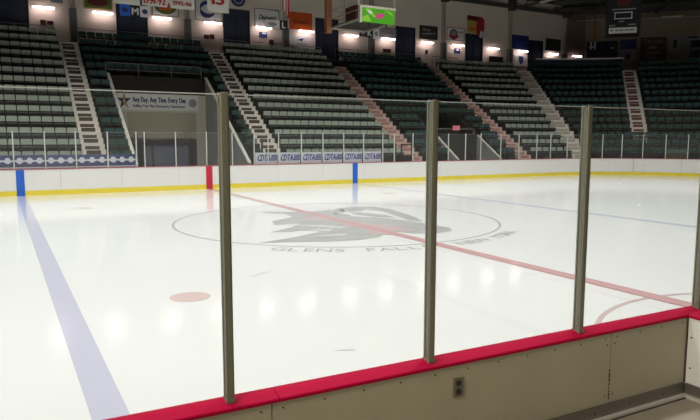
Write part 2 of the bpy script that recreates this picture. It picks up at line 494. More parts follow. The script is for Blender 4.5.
# black-framed bench gates behind the glass
def gate(x0, x1, label):
    y = GY + .42
    o = thing('bench_gate', ((x0 + x1) / 2, y, 0), label, 'gate')
    for x in (x0, x1): MB().bbox(x - .04, x + .04, y - .03, y + .03, 0, 2.05, .006, 1).build('frame_post', 'black', o)
    MB().box(x0 + .04, x1 - .04, y - .025, y + .025, 1.98, 2.05).build('top_rail', 'black', o)
    MB().box(x0 + .04, x1 - .04, y - .025, y + .025, 1.35, 1.41).build('middle_rail', 'black', o)
    MB().box(x0 + .04, x1 - .04, y - .012, y + .012, .1, 1.35).build('lower_panel', 'terrace', o)
gate(9.75, 10.6, 'black-framed gate behind the far glass, right of the last CDTA advert')
gate(11.0, 11.7, 'black-framed gate behind the far glass at the foot of the third stairs')
MB_ = MB().bbox(-2.50, -2.40, GY + .2, GY + .3, 0, 2.05, .01, 1)
tag(MB_.build('gate_post', 'black', origin=(-2.45, GY + .25, 0)), 'dark gate post standing in front of the tunnel opening', 'post')
tag(MB().bbox(2.70, 2.78, GY + .2, GY + .28, 0, 2.2, .01, 1).build('gate_post', 'black', origin=(2.74, GY + .24, 0)), 'dark gate post at the foot of the second stairs', 'post')

_before = set(bpy.data.objects)
# ------------------------------------------------------------------ near boards (foreground)
CX = -3.96          # inner corner of the bench box
FZ = .40            # bench floor
t = thing('dasher_board', (-8, -13.04, FZ), 'beige foreground rink boards seen from behind with glossy red cap rail', 'rink boards')
seams = [-12.0, -9.75, -7.33, -4.805, CX]
PY = -13.12
for x0, x1 in zip(seams[:-1], seams[1:]):
    MB().box(x0 + .003, x1 - .003, PY, PY + .02, FZ + .02, 1.012).build('panel', 'board_in', t)
MB().box(-12, CX, PY + .021, -13.045, FZ - .35, 1.009).build('core', 'seam', t)
MB().box(-12, CX + 4, -13.044, -13.028, .21, 1.009).build('ice_facing', 'board', t)
MB().box(-12, CX + 4, -13.044, -13.015, 0.0, .21).build('kick_strip', 'yellow', t)
for x0, x1 in ((-12, -7.292), (-7.288, CX + 4)):
    MB().prism([(-13.020, 1.01), (-13.020, 1.050), (-13.024, 1.055), (-13.038, 1.055), (-13.043, 1.051), (PY - .004, 1.032), (PY - .010, 1.027), (PY - .010, 1.013), (PY - .005, 1.009), (-13.024, 1.009)], 'x', x0, x1).build('cap_rail', 'capred', t)
for x0, x1 in zip(seams[:-1], seams[1:]):
    n = max(2, round((x1 - x0) / .23))
    for k in range(n):
        x = x0 + .06 + (x1 - x0 - .12) * k / (n - 1)
        if x < -8.4: continue
        MB().prism([(x + .0055 * cos(j * pi / 4), .975 + .0055 * sin(j * pi / 4)) for j in range(8)], 'y', PY - .003, PY).build('screw', 'screw', t)
for z in (.93, .56):
    for x in (-4.845, -4.765):
        MB().prism([(x + .006 * cos(j * pi / 4), z + .006 * sin(j * pi / 4)) for j in range(8)], 'y', PY - .003, PY).build('screw', 'screw', t)
r_ = MB()
for k in range(9):
    z = .53 + .025 * k + random.uniform(0, .008)
    r_.box(-4.812, -4.801 + random.uniform(0, .004), PY - .0015, PY + .004, z, z + random.uniform(.008, .02))
r_.build('rust_mark', 'seam', t)
MB().box(-12, CX - .02, PY - .02, PY - .001, FZ, FZ + .10).build('kick_plate', 'steel', t)
for k in range(12):
    x = -8.2 + k * .36
    if x < CX - .05:
        MB().prism([(x + .008 * cos(j * pi / 4), FZ + .06 + .008 * sin(j * pi / 4)) for j in range(8)], 'y', PY - .025, PY - .02).build('screw', 'screw', t)
MB().box(-12, CX - .02, PY - .055, PY - .02, FZ, FZ + .022).build('floor_trim', 'trim', t)
MB().box(-12, CX - .055, PY - .064, PY - .055, FZ, FZ + .005).build('floor_seal', 'black', t)

t = thing('dasher_board', (CX, -15, FZ), 'cream divider board with red cap turning toward the viewer at right', 'rink boards')
MB().box(CX, CX + .02, -17.5, PY - .004, FZ + .02, 1.009).build('panel', 'board', t)
MB().box(CX + .021, CX + .12, -17.5, PY - .004, FZ - .35, 1.009).build('core', 'seam', t)
MB().prism([(CX - .010, 1.013), (CX - .010, 1.027), (CX - .004, 1.032), (CX + .10, 1.051), (CX + .106, 1.055), (CX + .125, 1.055), (CX + .125, 1.009), (CX - .005, 1.009)], 'y', -17.5, PY - .0105).build('cap_rail', 'capred', t)
MB().box(CX - .02, CX - .001, -17.5, PY - .022, FZ, FZ + .10).build('kick_plate', 'steel', t)
MB().box(CX - .055, CX - .02, -17.5, PY - .056, FZ, FZ + .022).build('floor_trim', 'trim', t)
MB().box(CX - .010, CX + .002, PY - .010, PY + .002, FZ + .1, 1.008).build('corner_bead', 'seam', t)
for z in (.62, .86):
    MB().prism([(PY - .04 + .007 * cos(j * pi / 4), z + .007 * sin(j * pi / 4)) for j in range(8)], 'x', CX - .003, CX).build('screw', 'screw', t)

# outlet
o = thing('power_outlet', (-6.14, PY, .87), 'small dark double power outlet on the beige foreground boards', 'outlet')
MB().bbox(-6.178, -6.102, PY - .008, PY - .0005, .812, .930, .003, 2).build('cover_plate', 'outlet', o)
for z in (.845, .897):
    q = MB().prism([(-6.14 + .020 * cos(j * pi / 10), z + .019 * sin(j * pi / 10)) for j in range(20)], 'y', PY - .011, PY - .008).build('socket', 'black', o)
MB().prism([(-6.14 + .004 * cos(j * pi / 4), .871 + .004 * sin(j * pi / 4)) for j in range(8)], 'y', PY - .0095, PY - .008).build('screw', 'screw', o)

# near glass posts and panes
NPX = [-8.77, -7.535, -6.312, -5.07, -3.768]
nl = {-8.77: 'olive metal glass post on the red cap, leftmost, beyond the left glass pane',
      -7.535: 'olive metal glass post rising from red cap, nearest one, in front of the red stripe',
      -6.312: 'olive metal glass post rising from red cap above the power outlet side of the boards',
      -5.07: 'olive metal glass post rising from red cap, second from the right edge',
      -3.768: 'olive metal glass post at right edge over the corner of the red cap'}
GN = -13.055
for x in NPX:
    o = thing('glass_post', (x, GN, 1.05), nl[x], 'post', 'metal posts of the near glass')
    b = MB()
    b.bbox(x - .0205, x + .0205, GN - .034, GN - .022, 1.056, 2.578, .004, 2)
    b.build('front_flange', 'alu', o)
    MB().bbox(x - .011, x + .011, GN - .036, GN - .0342, 1.056, 2.575, .0018, 1).build('center_rib', 'alu', o)
    MB().box(x - .012, x + .012, GN - .022, GN + .018, 1.056, 2.57).build('web', 'alu', o)
    MB().bbox(x - .0205, x + .0205, GN + .018, GN + .028, 1.058, 2.578, .003, 2).build('back_flange', 'alu_light', o)
    for sx in (-1, 1):
        MB().box(x + sx * .0172 - .003, x + sx * .0172 + .003, GN - .0215, GN - .010, 1.06, 2.57).build('glazing_gasket', 'rail', o)
    MB().bbox(x - .024, x + .024, GN - .038, GN + .030, 1.035, 1.060, .002, 1).build('foot_plate', 'alu', o)
pl = ['large clear glass pane at far left, over the left blue line', 'large clear glass pane between the first and second metal posts, over the centre logo',
      'large clear glass pane between the second and third metal posts', 'large clear glass pane between the third metal post and the right edge']
for (x0, x1), lb in zip(zip(NPX[:-1], NPX[1:]), pl):
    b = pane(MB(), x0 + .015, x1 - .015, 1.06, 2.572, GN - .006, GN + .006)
    tag(b.build('glass_shield', ['glass', 'glass_edge_glint'], origin=((x0 + x1) / 2, GN, 1.06)), lb, 'rink glass', 'panes of the near glass')

struct('floor', MB().box(-12, CX, -21, PY - .0, FZ - .1, FZ), 'concrete')
struct('floor', MB().box(CX + .125, 4, -21, -13.05, FZ - .1, FZ), 'concrete')

# the bench boards run at a slight angle to the rink's long axis
_rot = Matrix.Translation((-6.2, -13.03, 0)) @ Matrix.Rotation(radians(-1.2), 4, 'Z') @ Matrix.Translation((6.2, 13.03, 0))
for o in [q for q in bpy.data.objects if q not in _before and q.parent is None]:
    p = _rot @ Vector(o.location)
    o.location = p; o.rotation_euler.z += radians(-1.2)

# ------------------------------------------------------------------ stands
S1 = (-3.14, 2.27, 9)     # zamboni tunnel slot: x0, x1, first row behind it
S2 = (15.08, 18.47, 5)      # vomitory slot
def intervals(k):
    iv = []; x = XL
    for a_, b_, r_ in (S1, S2):
        if k < r_:
            iv.append((x, a_)); x = b_
    iv.append((x, CC[0]))
    return iv
R0 = ROW_Y - CC[1]
mb = MB()
for k in range(NR):
    y0 = ROW_Y + DY * k; z = ROW_Z + DZ * k
    y1 = y0 + DY + (.02 if k < NR - 1 else .08)
    for x0, x1 in intervals(k):
        mb.box(x0, x1, y0, y1, 0 if k == 0 else z - DZ - .15, z)
    mb.arc(CC, R0 + DY * k, R0 + DY * k + (y1 - y0), 0 if k == 0 else z - DZ - .15, z, 0, pi / 2, 40)
for a_, b_, r_ in (S1, S2):
    mb.box(a_ if a_ < 0 else a_, b_, ROW_Y + DY * r_, ROW_Y + DY * r_ + .3, ROW_Z + DZ * (r_ - 2.0), ROW_Z + DZ * r_ - .002)
struct('terrace', mb, 'terrace')
# concourse deck behind the top row
ZT = ROW_Z + DZ * (NR - 1)
YW = 26.0
mb = MB().box(XL, CC[0], ROW_Y + DY * NR + .08, YW, ZT - .2, ZT)
n = 40
inner = [(CC[0] + (R0 + DY * NR + .08) * sin(pi / 2 * i / n), CC[1] + (R0 + DY * NR + .08) * cos(pi / 2 * i / n)) for i in range(n + 1)]
outer = []
for i in range(n + 1):
    a = pi / 2 * i / n
    r = min((YW - CC[1]) / max(cos(a), 1e-3), (66 - CC[0] - CC[1]) / (cos(a) + sin(a)))
    outer.append((CC[0] + r * sin(a), CC[1] + r * cos(a)))
for i in range(n):
    mb.prism([inner[i], outer[i], outer[i + 1], inner[i + 1]], 'z', ZT - .2, ZT)
struct('floor', mb, 'deck')
# front wall of the stands and apron behind the boards
struct('floor', MB().box(XL, 31, YF + .11, ROW_Y + 9, -.1, -.001), 'deck')

# ---- stairs
def stairs(par_loc, rz, k0, k1, width, m_tread, m_pad, label, k_first=None):
    o = thing('aisle_stairs', par_loc, label, 'stairs', 'aisle stairs of the stands')
    o.rotation_euler.z = rz
    # local frame: y = distance outwards from nosing of row 0, z from 0
    b = MB()
    w = width / 2
    for k in range(k0, k1 + 1):
        y = DY * k; z = ROW_Z + DZ * k
        b.box(-w, w, y - .012, y + DY - .40, z - DZ - .02, z + .012)
        if k > k0 or k0 > 0:
            b.box(-w, w, y - .395, y - .0121, z - DZ - .02, z - .25 + .006)
    ob = b.build('steps', m_tread); ob.parent = o
    me = None
    pw = width * .31
    for k in range(k0, k1 + 1):
        y = DY * k; z = ROW_Z + DZ * k
        for (yy, zz, s) in ((y - .012, z - .270, 1), (y - .395, z - .455, 0)):
            if s == 0 and k == 0: continue
            if me is None:
                q = MB().box(-pw, pw, -.008, 0, 0, .182).build('riser_panel', m_pad); me = q
            else:
                q = me.copy(); COL.objects.link(q)
            q.parent = o; q.location = (-.035, yy, zz)
    return o
AX = [-4.68, 3.89, 12.36, 20.9]
stairs((AX[0], ROW_Y, 0), 0, 0, 13, 1.0, 'stair', 'pad_brown', 'white stairs with dark riser panels, leftmost, left of the sign tunnel')
stairs((AX[1], ROW_Y, 0), 0, 0, 13, .98, 'stair', 'pad_brown', 'white stairs with dark riser panels, right of the sign tunnel')
stairs((AX[2], ROW_Y, 0), 0, 0, 12, 1.02, 'stair_pink', 'pad_red', 'pinkish stairs with red risers rising beside the last CDTA advert')
stairs((AX[3], ROW_Y, 0), 0, 0, 13, 1.02, 'stair_pink', 'pad_red', 'pinkish stairs with red risers right of the exit-signed opening')
A5, A6, A7 = radians(20.9), radians(45.9), radians(71)
for a, k0, w, mt, mp, lb in ((A5, 0, 1.3, 'stair', 'pad_buff', 'plain buff stairs climbing behind the third metal post'),
                         (A6, 3, 1.05, 'stair', 'pad_dark', 'short white stairs with dark red risers in the far right corner'),
                         (A7, 3, 1.05, 'stair', 'pad_dark', 'white stairs of the end stand beyond the right edge')):
    stairs((CC[0] + R0 * sin(a), CC[1] + R0 * cos(a), 0), -a, k0, 13, w, mt, mp, lb)

# ---- seats
def seat_parts():
    """local frame: seat faces -y, origin on the tread under the backrest"""
    bk = MB()
    nx, nz = 6, 3
    W2, H = .218, .245
    front = []; back = []
    for j in range(nz + 1):
        for i in range(nx + 1):
            u = i / nx * 2 - 1; v = j / nz
            x = u * W2 * (1 - .02 * v * v)
            z = .505 + v * H - (.012 * abs(u) ** 6 if j == nz else 0)
            y = .03 * (v - .3) - .035 * u * u
            front.append((x, y - .018, z)); back.append((x, y + .018, z))
    n = nx + 1; N = len(front)
    f = []
    for j in range(nz):
        for i in range(nx):
            a = j * n + i
            f.append((a, a + 1, a + n + 1, a + n)); f.append((N + a, N + a + n, N + a + n + 1, N + a + 1))
    per = [i for i in range(n)] + [j * n + nx for j in range(1, nz + 1)] + [nz * n + i for i in range(nx - 1, -1, -1)] + [j * n for j in range(nz - 1, 0, -1)]
    for a, b in zip(per, per[1:] + per[:1]):
        f.append((b, a, N + a, N + b))
    bk.add(front + back, f)
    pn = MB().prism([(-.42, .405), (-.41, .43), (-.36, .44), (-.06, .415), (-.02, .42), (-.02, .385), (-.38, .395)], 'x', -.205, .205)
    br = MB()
    for sx in (-1, 1):
        br.prism([(-.30, .385), (-.02, .385), (.02, .70), (.05, .70), (.05, .02), (-.02, .02), (-.04, .33)], 'x', sx * .15 - .012, sx * .15 + .012)
    return bk, pn, br
BK, PN, BR = seat_parts()
cells = []   # (x, y, z, rz, colour, label)
PITCH = .48
def row_line(xa, xb, k, frm, colour, text):
    n = int((xb - xa) / PITCH + 1e-6)
    for i in range(n):
        if frm == 'l': x = xa + PITCH * (i + .5)
        else: x = xb - PITCH * (i + .5)
        y = ROW_Y + DY * k + .60; z = ROW_Z + DZ * k
        if any(a_ - .2 < x < b_ + .2 and k < r_ for a_, b_, r_ in (S1, S2)): continue
        cells.append((x, y, z, 0.0, colour, f"{text[0]} row {k + 1} up, {ORD[min(i + 1, 25)]} {text[1]}"))
HW = .56
CN = {'g': 'pale grey-green arena seat', 't': 'dark teal arena seat'}
for k in range(NR):
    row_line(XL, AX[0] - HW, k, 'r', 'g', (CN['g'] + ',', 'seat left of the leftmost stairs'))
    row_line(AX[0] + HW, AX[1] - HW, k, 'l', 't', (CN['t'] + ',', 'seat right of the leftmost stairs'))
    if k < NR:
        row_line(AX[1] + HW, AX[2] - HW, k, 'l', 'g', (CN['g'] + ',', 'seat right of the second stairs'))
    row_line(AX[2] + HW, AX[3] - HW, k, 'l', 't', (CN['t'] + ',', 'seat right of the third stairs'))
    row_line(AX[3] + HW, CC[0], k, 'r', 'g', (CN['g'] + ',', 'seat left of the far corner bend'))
    r = R0 + DY * k + .60; z = ROW_Z + DZ * k
    for a0, a1, c in ((0, A5, 'g'), (A5, A6, 't'), (A6, A7, 't'), (A7, pi / 2, 't')):
        lo = a0 + (HW + .08 if a0 > 0 else 0) / r; hi = a1 - (HW + .08 if a1 < 1.5 else 0) / r
        if a0 == A5 and k < 0: pass
        n = int((hi - lo) * r / PITCH)
        st = (hi - lo) / max(n, 1)
        for i in range(n):
            a = lo + st * (i + .5)
            cells.append((CC[0] + r * sin(a), CC[1] + r * cos(a), z, -a, c, ''))
    if k < 3:   # seats continue below the short corner stairs
        for aa in (A6, A7):
            for s in (-1, 0, 1):
                a = aa + s * PITCH / r
                cells.append((CC[0] + r * sin(a), CC[1] + r * cos(a), z, -a, 't', ''))
CAM = Vector((-8.489, -15.995, 2.363)); YAW = radians(29.119)
def seen(c):
    d = Vector((c[0], c[1], 0)) - Vector((CAM.x, CAM.y, 0))
    az = math.atan2(d.x, d.y) - YAW
    return -.507 < az < .507
vis = sorted([c for c in cells if c[5] and seen(c) and c[2] > 0], key=lambda c: (Vector(c[:3]) - CAM).length)
near = vis[:300]
ns = set(id(c) for c in near)
protos = {}
for c in near:
    o = thing('arena_seat', (c[0], c[1], c[2]), c[5], 'seat', 'grey-green arena seats' if c[4] == 'g' else 'dark teal arena seats')
    o.rotation_euler.z = c[3]
    if c[4] not in protos:
        ps = [BK.build('backrest', 'seat_grey' if c[4] == 'g' else 'seat_teal', smooth=False), PN.build('seat_pan', 'seat_grey_pan_shade' if c[4] == 'g' else 'seat_teal_pan_shade'), BR.build('bracket', 'terrace')]
        protos[c[4]] = ps
        for q in ps: q.parent = o
    else:
        for q in protos[c[4]]:
            d = q.copy(); COL.objects.link(d); d.parent = o
for col, nm, lb in (('g', 'arena_seats', 'the many remaining pale grey-green seats higher up and further right in the stands'),
                    ('t', 'arena_seats', 'the many remaining dark teal seats higher up and further right in the stands')):
    mb = MB()
    for c in cells:
        if c[4] != col or id(c) in ns: continue
        cs, sn = cos(c[3]), sin(c[3])
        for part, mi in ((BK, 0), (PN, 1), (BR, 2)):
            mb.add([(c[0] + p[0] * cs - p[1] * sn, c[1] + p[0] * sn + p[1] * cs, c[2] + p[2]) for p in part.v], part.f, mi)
    o = mb.build(nm, ['seat_grey', 'seat_grey_pan_shade', 'terrace'] if col == 'g' else ['seat_teal', 'seat_teal_pan_shade', 'terrace'])
    tag(o, lb, 'seats', kind='stuff')

# ---- rink-machine tunnel under the sign
x0, x1 = S1[0], S1[1]
YB = ROW_Y + DY * 9
def slope_z(y, add=0.0): return ROW_Z + .1 + (y - ROW_Y) * DZ / DY + add
mb = MB()
for xa, xb in ((x0 - .02, x0 + .10), (x1 - .10, x1 + .02)):
    mb.prism([(ROW_Y - .1, 0), (ROW_Y - .1, slope_z(ROW_Y - .1)), (YB, slope_z(YB)), (YB, 0)], 'x', xa, xb)
struct('wall_tunnel', mb, 'tunnelwall')
for xa, lb, m_ in ((x0 + .04, 'left', 'stringer'), (x1 - .04, 'right', 'stringer')):
    b = MB().bar((xa, ROW_Y - .12, slope_z(ROW_Y - .12, .04)), (xa, YB, slope_z(YB, .04)), .16, .09)
    tag(b.build('stringer_rail', m_, origin=(xa, ROW_Y, slope_z(ROW_Y))), f'white sloping coping on the {lb} side wall of the sign tunnel', 'coping', 'white sloping copings')
# back wall of the tunnel: cream surround, dark parapet above
mb = MB()
dx0, dx1, dzt = -2.20, 1.62, 3.78
yb = YB - .1
mb.box(x0 + .1, dx0, yb, yb + .1, 0, 4.78).box(dx1, x1 - .1, yb, yb + .1, 0, 4.78).box(dx0, dx1, yb, yb + .1, dzt, 4.78)
struct('wall_tunnel_end', mb, 'tunnelpanel')
struct('wall_parapet', MB().box(x0 + .1, x1 - .1, yb - .02, YB - .005, 4.78, 5.72), 'darkbrown')
d = MB().box(dx0, dx1, yb + .04, yb + .09, 2.35, dzt).build('door_1', 'roller')
tag(d, kind='structure')
MB().box(dx0, dx1, yb + .02, yb + .1, 2.27, 2.35).build('bottom_bar', 'frame', d)
struct('wall_recess', MB().box(dx0 - .2, dx1 + .2, yb + 2.4, yb + 2.5, 0, 3.9).box(dx0 - .3, dx0 - .2, yb + .1, yb + 2.5, 0, 3.9).box(dx1 + .2, dx1 + .3, yb + .1, yb + 2.5, 0, 3.9).box(dx0 - .3, dx1 + .3, yb + .1, yb + 2.5, 3.9, 4.0), 'tunnelwall')
tag(MB().bbox(-1.3, 1.3, yb + .5, yb + 2.0, .0, 2.0, .12, 3).build('covered_machine', 'tarp', origin=(0, yb + 1.2, 0)), 'low blue-grey covered bulk inside the half-open tunnel door', 'machine')
o = thing('wall_banner', (-.46, yb, 4.33), 'long white banner reading Any Day. Any Time. Every One. above the tunnel door', 'banner')
MB().box(-2.70, 1.76, yb - .03, yb - .001, 3.88, 4.78).build('board', 'white', o)
MB().text('Any Day. Any Time. Every One.', .27, (-.42, yb - .032, 4.46), (1, 0, 0), (0, 0, 1), width=2.95, bold=.05).build('headline', 'textnavy', o)
MB().text('Building Your New Emergency Department', .15, (-.46, yb - .032, 4.12), (1, 0, 0), (0, 0, 1), width=2.85, bold=.04).build('subline', 'textnavy', o)
b = MB()
for a in range(5):
    an = radians(18 + 72 * a)
    b.prism([(-2.34 + .12 * cos(an + 1.2), 4.36 + .15 * sin(an + 1.2)), (-2.34 + .40 * cos(an), 4.36 + .52 * sin(an)), (-2.34 + .12 * cos(an - 1.2), 4.36 + .15 * sin(an - 1.2))], 'y', yb - .036, yb - .031, mi=a % 3)
b.build('star_emblem', ['midblue', 'signyellow', 'maroon'], o)
b = MB().prism([(1.42 + .24 * cos(j * pi / 12), 4.33 + .24 * sin(j * pi / 12)) for j in range(24)], 'y', yb - .034, yb - .031)
b.build('round_seal', 'signgrey', o)
# rail above the tunnel
def railing(name, pts, h, label, m_='rail', mid=True, r=.022):
    o = thing(name, pts[0], label, 'railing')
    b = MB()
    for p, q in zip(pts[:-1], pts[1:]):
        b.tube((p[0], p[1], p[2] + h), (q[0], q[1], q[2] + h), r)
    b.build('top_rail', m_, o)
    if mid:
        b = MB()
        for p, q in zip(pts[:-1], pts[1:]):
            b.tube((p[0], p[1], p[2] + h * .5), (q[0], q[1], q[2] + h * .5), r * .8)
        b.build('middle_rail', m_, o)
    for p in pts:
        MB().tube(p, (p[0], p[1], p[2] + h), r).build('upright', m_, o)
    return o
zz = ROW_Z + DZ * 9
railing('guard_rail', [(x, YB + .03, zz) for x in (-3.2, -1.5, .3, 2.0)], .72, 'thin grey guard rail above the tunnel sign')

# ---- second opening with exit sign
x0, x1 = S2[0], S2[1]
YB2 = ROW_Y + DY * S2[2]
mb = MB()
for xa, xb in ((x0 - .02, x0 + .10), (x1 - .10, x1 + .02)):
    mb.prism([(ROW_Y - .1, 0), (ROW_Y - .1, slope_z(ROW_Y - .1, -.05)), (15.5, slope_z(15.5, -.05)), (15.5, 0)], 'x', xa, xb)
struct('wall_opening', mb, 'tunnelwall')
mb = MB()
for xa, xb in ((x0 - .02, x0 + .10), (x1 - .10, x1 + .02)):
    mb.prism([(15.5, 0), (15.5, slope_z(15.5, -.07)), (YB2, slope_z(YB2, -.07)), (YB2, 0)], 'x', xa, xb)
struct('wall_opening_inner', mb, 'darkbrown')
for xa, lb in ((x0 + .04, 'left'), (x1 - .04, 'right')):
    b = MB().bar((xa, ROW_Y - .12, slope_z(ROW_Y - .12, .02)), (xa, 15.5, slope_z(15.5, .02)), .13, .08)
    tag(b.build('stringer_rail', 'stringer', origin=(xa, ROW_Y, slope_z(ROW_Y))), f'white sloping coping on the {lb} side wall under the exit sign', 'coping', 'white sloping copings')
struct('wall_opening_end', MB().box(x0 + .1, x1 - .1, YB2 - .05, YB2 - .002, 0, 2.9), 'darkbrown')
o = thing('exit_sign', (16.88, 15.8, 2.95), 'small glowing pink exit sign on the rail over the dark opening', 'sign')
MB().box(16.62, 17.14, 15.74, 15.80, 2.86, 3.14).build('lightbox', 'exitsign', o)
MB().text('EXIT', .15, (16.88, 15.737, 3.0), (1, 0, 0), (0, 0, 1), width=.38).build('lettering', 'signred', o)
MB().box(16.85, 16.91, 15.80, 15.84, 2.88, 3.0).build('bracket', 'frame', o)
o = thing('guard_rail', (15.14, 15.86, 2.3), 'thin pale guard rail crossing the opening beside the exit sign', 'railing')
MB().tube((15.12, 15.86, 2.94), (18.42, 15.86, 2.94), .02).build('top_rail', 'frame', o)
for x in (15.14, 18.41): MB().tube((x, 15.86, 2.45), (x, 15.86, 2.94), .02).build('upright', 'frame', o)

# ---- rails at the top row
for (xa, xb, lb) in ((-13.4, -5.3, 'dark rail behind the top row, left of the leftmost stairs'), (-4.1, 3.3, 'dark rail behind the top row above the sign tunnel'),
                     (4.5, 11.8, 'dark rail behind the top row, between second and third stairs'), (12.95, 20.3, 'dark rail behind the top row, between third and fourth stairs'),
                     (21.5, 24.0, 'dark rail behind the top row, right of the fourth stairs')):
    n = max(2, int((xb - xa) / 1.8))
    railing('guard_rail', [(xa + (xb - xa) * i / n, 24.7, ZT) for i in range(n + 1)], .98, lb, mid=True, r=.018)
# parapet with white coping on top of the corner section
rr = R0 + DY * NR + .12
o = thing('corner_parapet', (CC[0] + rr * sin(A5 + .2), CC[1] + rr * cos(A5 + .2), ZT), 'dark parapet with thin white coping above the far corner seats', 'parapet')
MB().arc(CC, rr, rr + .08, ZT, ZT + 1.05, radians(25.3), radians(44.7), 16).build('panel', 'navy', o)
MB().arc(CC, rr - .05, rr + .13, ZT + 1.05, ZT + 1.15, radians(25.1), radians(44.9), 16).build('coping', 'postwhite', o)

# ------------------------------------------------------------------ building shell
ZC = 14.3
DOORS = [-7.45, -.72, 6.09, 12.95, 19.85, 26.76, 33.75]
def wall_run(xa, xb):
    """wall with door openings between xa and xb"""
    b = MB(); x = xa
    for d_ in DOORS:
        if xa < d_ < xb:
            b.box(x, d_ - .95, YW, YW + .25, ZT - .5, ZC); b.box(d_ - .95, d_ + .95, YW, YW + .25, 11.0, ZC); x = d_ + .95
    b.box(x, xb, YW, YW + .25, ZT - .5, ZC)
    return b
struct('wall_back', wall_run(XL, 37.2), 'wall')
struct('wall_back_right', MB().box(37.2, 40.0, YW, YW + .25, ZT - .5, ZC), 'wall_brown')
dg = Vector((1, -1, 0)).normalized()
def dpt(s, off=0.0):   # point on the diagonal wall, s metres from its left end, off metres in front of it
    return Vector((40, 26, 0)) + dg * s + Vector((-1, -1, 0)).normalized() * off
a = dpt(-.1); b_ = dpt(26)
struct('wall_corner', MB().prism([tuple(a[:2]), tuple(b_[:2]), tuple((b_ + Vector((.2, .2, 0)))[:2]), tuple((a + Vector((.2, .2, 0)))[:2])], 'z', ZT - .5, ZC), 'wall_tan')
for i, x in enumerate(DOORS):
    d = MB().box(x - .95, x + .95, YW + .12, YW + .2, ZT, 11.0).build(f'door_{i + 2}', 'navy')
    tag(d, kind='structure')
    MB().box(x - .01, x + .01, YW + .10, YW + .12, ZT, 11.0).build('meeting_edge', 'black', d)
    MB().box(x - .95, x - .90, YW + .02, YW + .12, ZT, 11.0).box(x + .90, x + .95, YW + .02, YW + .12, ZT, 11.0).box(x - .90, x + .90, YW + .02, YW + .12, 10.94, 11.0).build('door_frame', 'black', d)
# base band of the wall
struct('baseboard_back', MB().box(XL, 37.2, YW - .03, YW - .001, ZT, ZT + .35), 'wall_brown')
# columns: pale pipes above a dark boxed lower part
COLX = [-4.15, 2.71, 9.62, 16.66, 23.45, 30.6, 37.2]
for i, x in enumerate(COLX):
    zt_ = 10.0
    o = MB().box(x - .20, x + .20, YW - .32, YW - .002, ZT, zt_).build(f'trim_{i + 1}', 'column')
    tag(o, kind='structure')
    MB().box(x - .14, x - .04, YW - .22, YW - .002, zt_, 13.2).box(x + .05, x + .15, YW - .22, YW - .002, zt_, 13.2).build('riser_pipe', 'pipe_cream', o)
    MB().box(x - .22, x + .22, YW - .6, YW - .002, 13.2, ZC).build('bracket', 'beam', o)
struct('ceiling', MB().box(XL, 62, YN - 8, 30, ZC, ZC + .2), 'ceil')
# roof girders with lattice webs, one per column, and eave beams
for i, x in enumerate(COLX):
    b = MB()
    b.bar((x, YW - .1, 13.35), (x, -13, 13.35), .22, .16); b.bar((x, YW - .1, 14.2), (x, -13, 14.2), .22, .16)
    n = 26
    for k in range(n):
        ya = YW - .1 - (YW + 12.9) * k / n; yb_ = YW - .1 - (YW + 12.9) * (k + 1) / n
        b.bar((x, ya, 13.35 if k % 2 else 14.2), (x, yb_, 14.2 if k % 2 else 13.35), .07, .07)
    tag(b.build(f'trim_{i + 11}', 'beam'), kind='structure')
b = MB()
for y in (25.7, 22, 18, 14):
    b.bar((XL, y, 13.55 if y > 25 else 13.9), (37.2 + (26 - y), y, 13.55 if y > 25 else 13.9), .16, .34)
tag(b.build('trim_21', 'beam'), kind='structure')
b = MB()
pa, pb = dpt(0, .3), dpt(24, .3)
b.bar((pa.x, pa.y, 13.95), (pb.x, pb.y, 13.95), .3, .5)
for off in (3, 6, 9, 12):
    pa, pb = dpt(-3, off), dpt(26, off)
    b.bar((pa.x, pa.y, 13.8), (pb.x, pb.y, 13.8), .25, .3)
for s in range(2, 26, 4):
    pa, pb = dpt(s, .1), dpt(s, 16)
    b.bar((pa.x, pa.y, 13.6), (pb.x, pb.y, 13.6), .2, .25)
tag(b.build('trim_22', 'beam'), kind='structure')

# ------------------------------------------------------------------ wall lights
LX = [-5.74, -2.48, 1.06, 4.35, 7.91, 11.14, 14.80, 18.06, 21.73, 24.85, 28.61, 31.92, 35.64, 38.68]
ln = ['over the red boxes left of the leftmost stairs', 'under the olive sign', 'under the sunset-coloured sign', 'under the blue swirl sign', 'under the white script sign',
      'under the orange sign', 'below the video screen platform', 'under the white sign right of the video screen', 'under the dark swoosh sign', 'under the round red emblem sign',
      'above the red wall box', 'under the dark blue sign', 'under the black sign', 'on the brown wall at far right']
for x, s in zip(LX, ln):
    o = thing('wall_light', (x, YW, 9.9), 'glowing strip light on back wall ' + s, 'light', 'strip lights along the back wall')
    MB().bbox(x - .60, x + .60, YW - .42, YW - .28, 9.93, 9.98, .01, 1).build('housing', 'lampwhite', o)
    for bx in (-.4, .4): MB().box(x + bx - .02, x + bx + .02, YW - .28, YW - .002, 9.935, 9.975).build('bracket', 'lampwhite', o)
    MB().bbox(x - .57, x + .57, YW - .40, YW - .30, 9.84, 9.93, .02, 2).build('diffuser', 'tube', o)

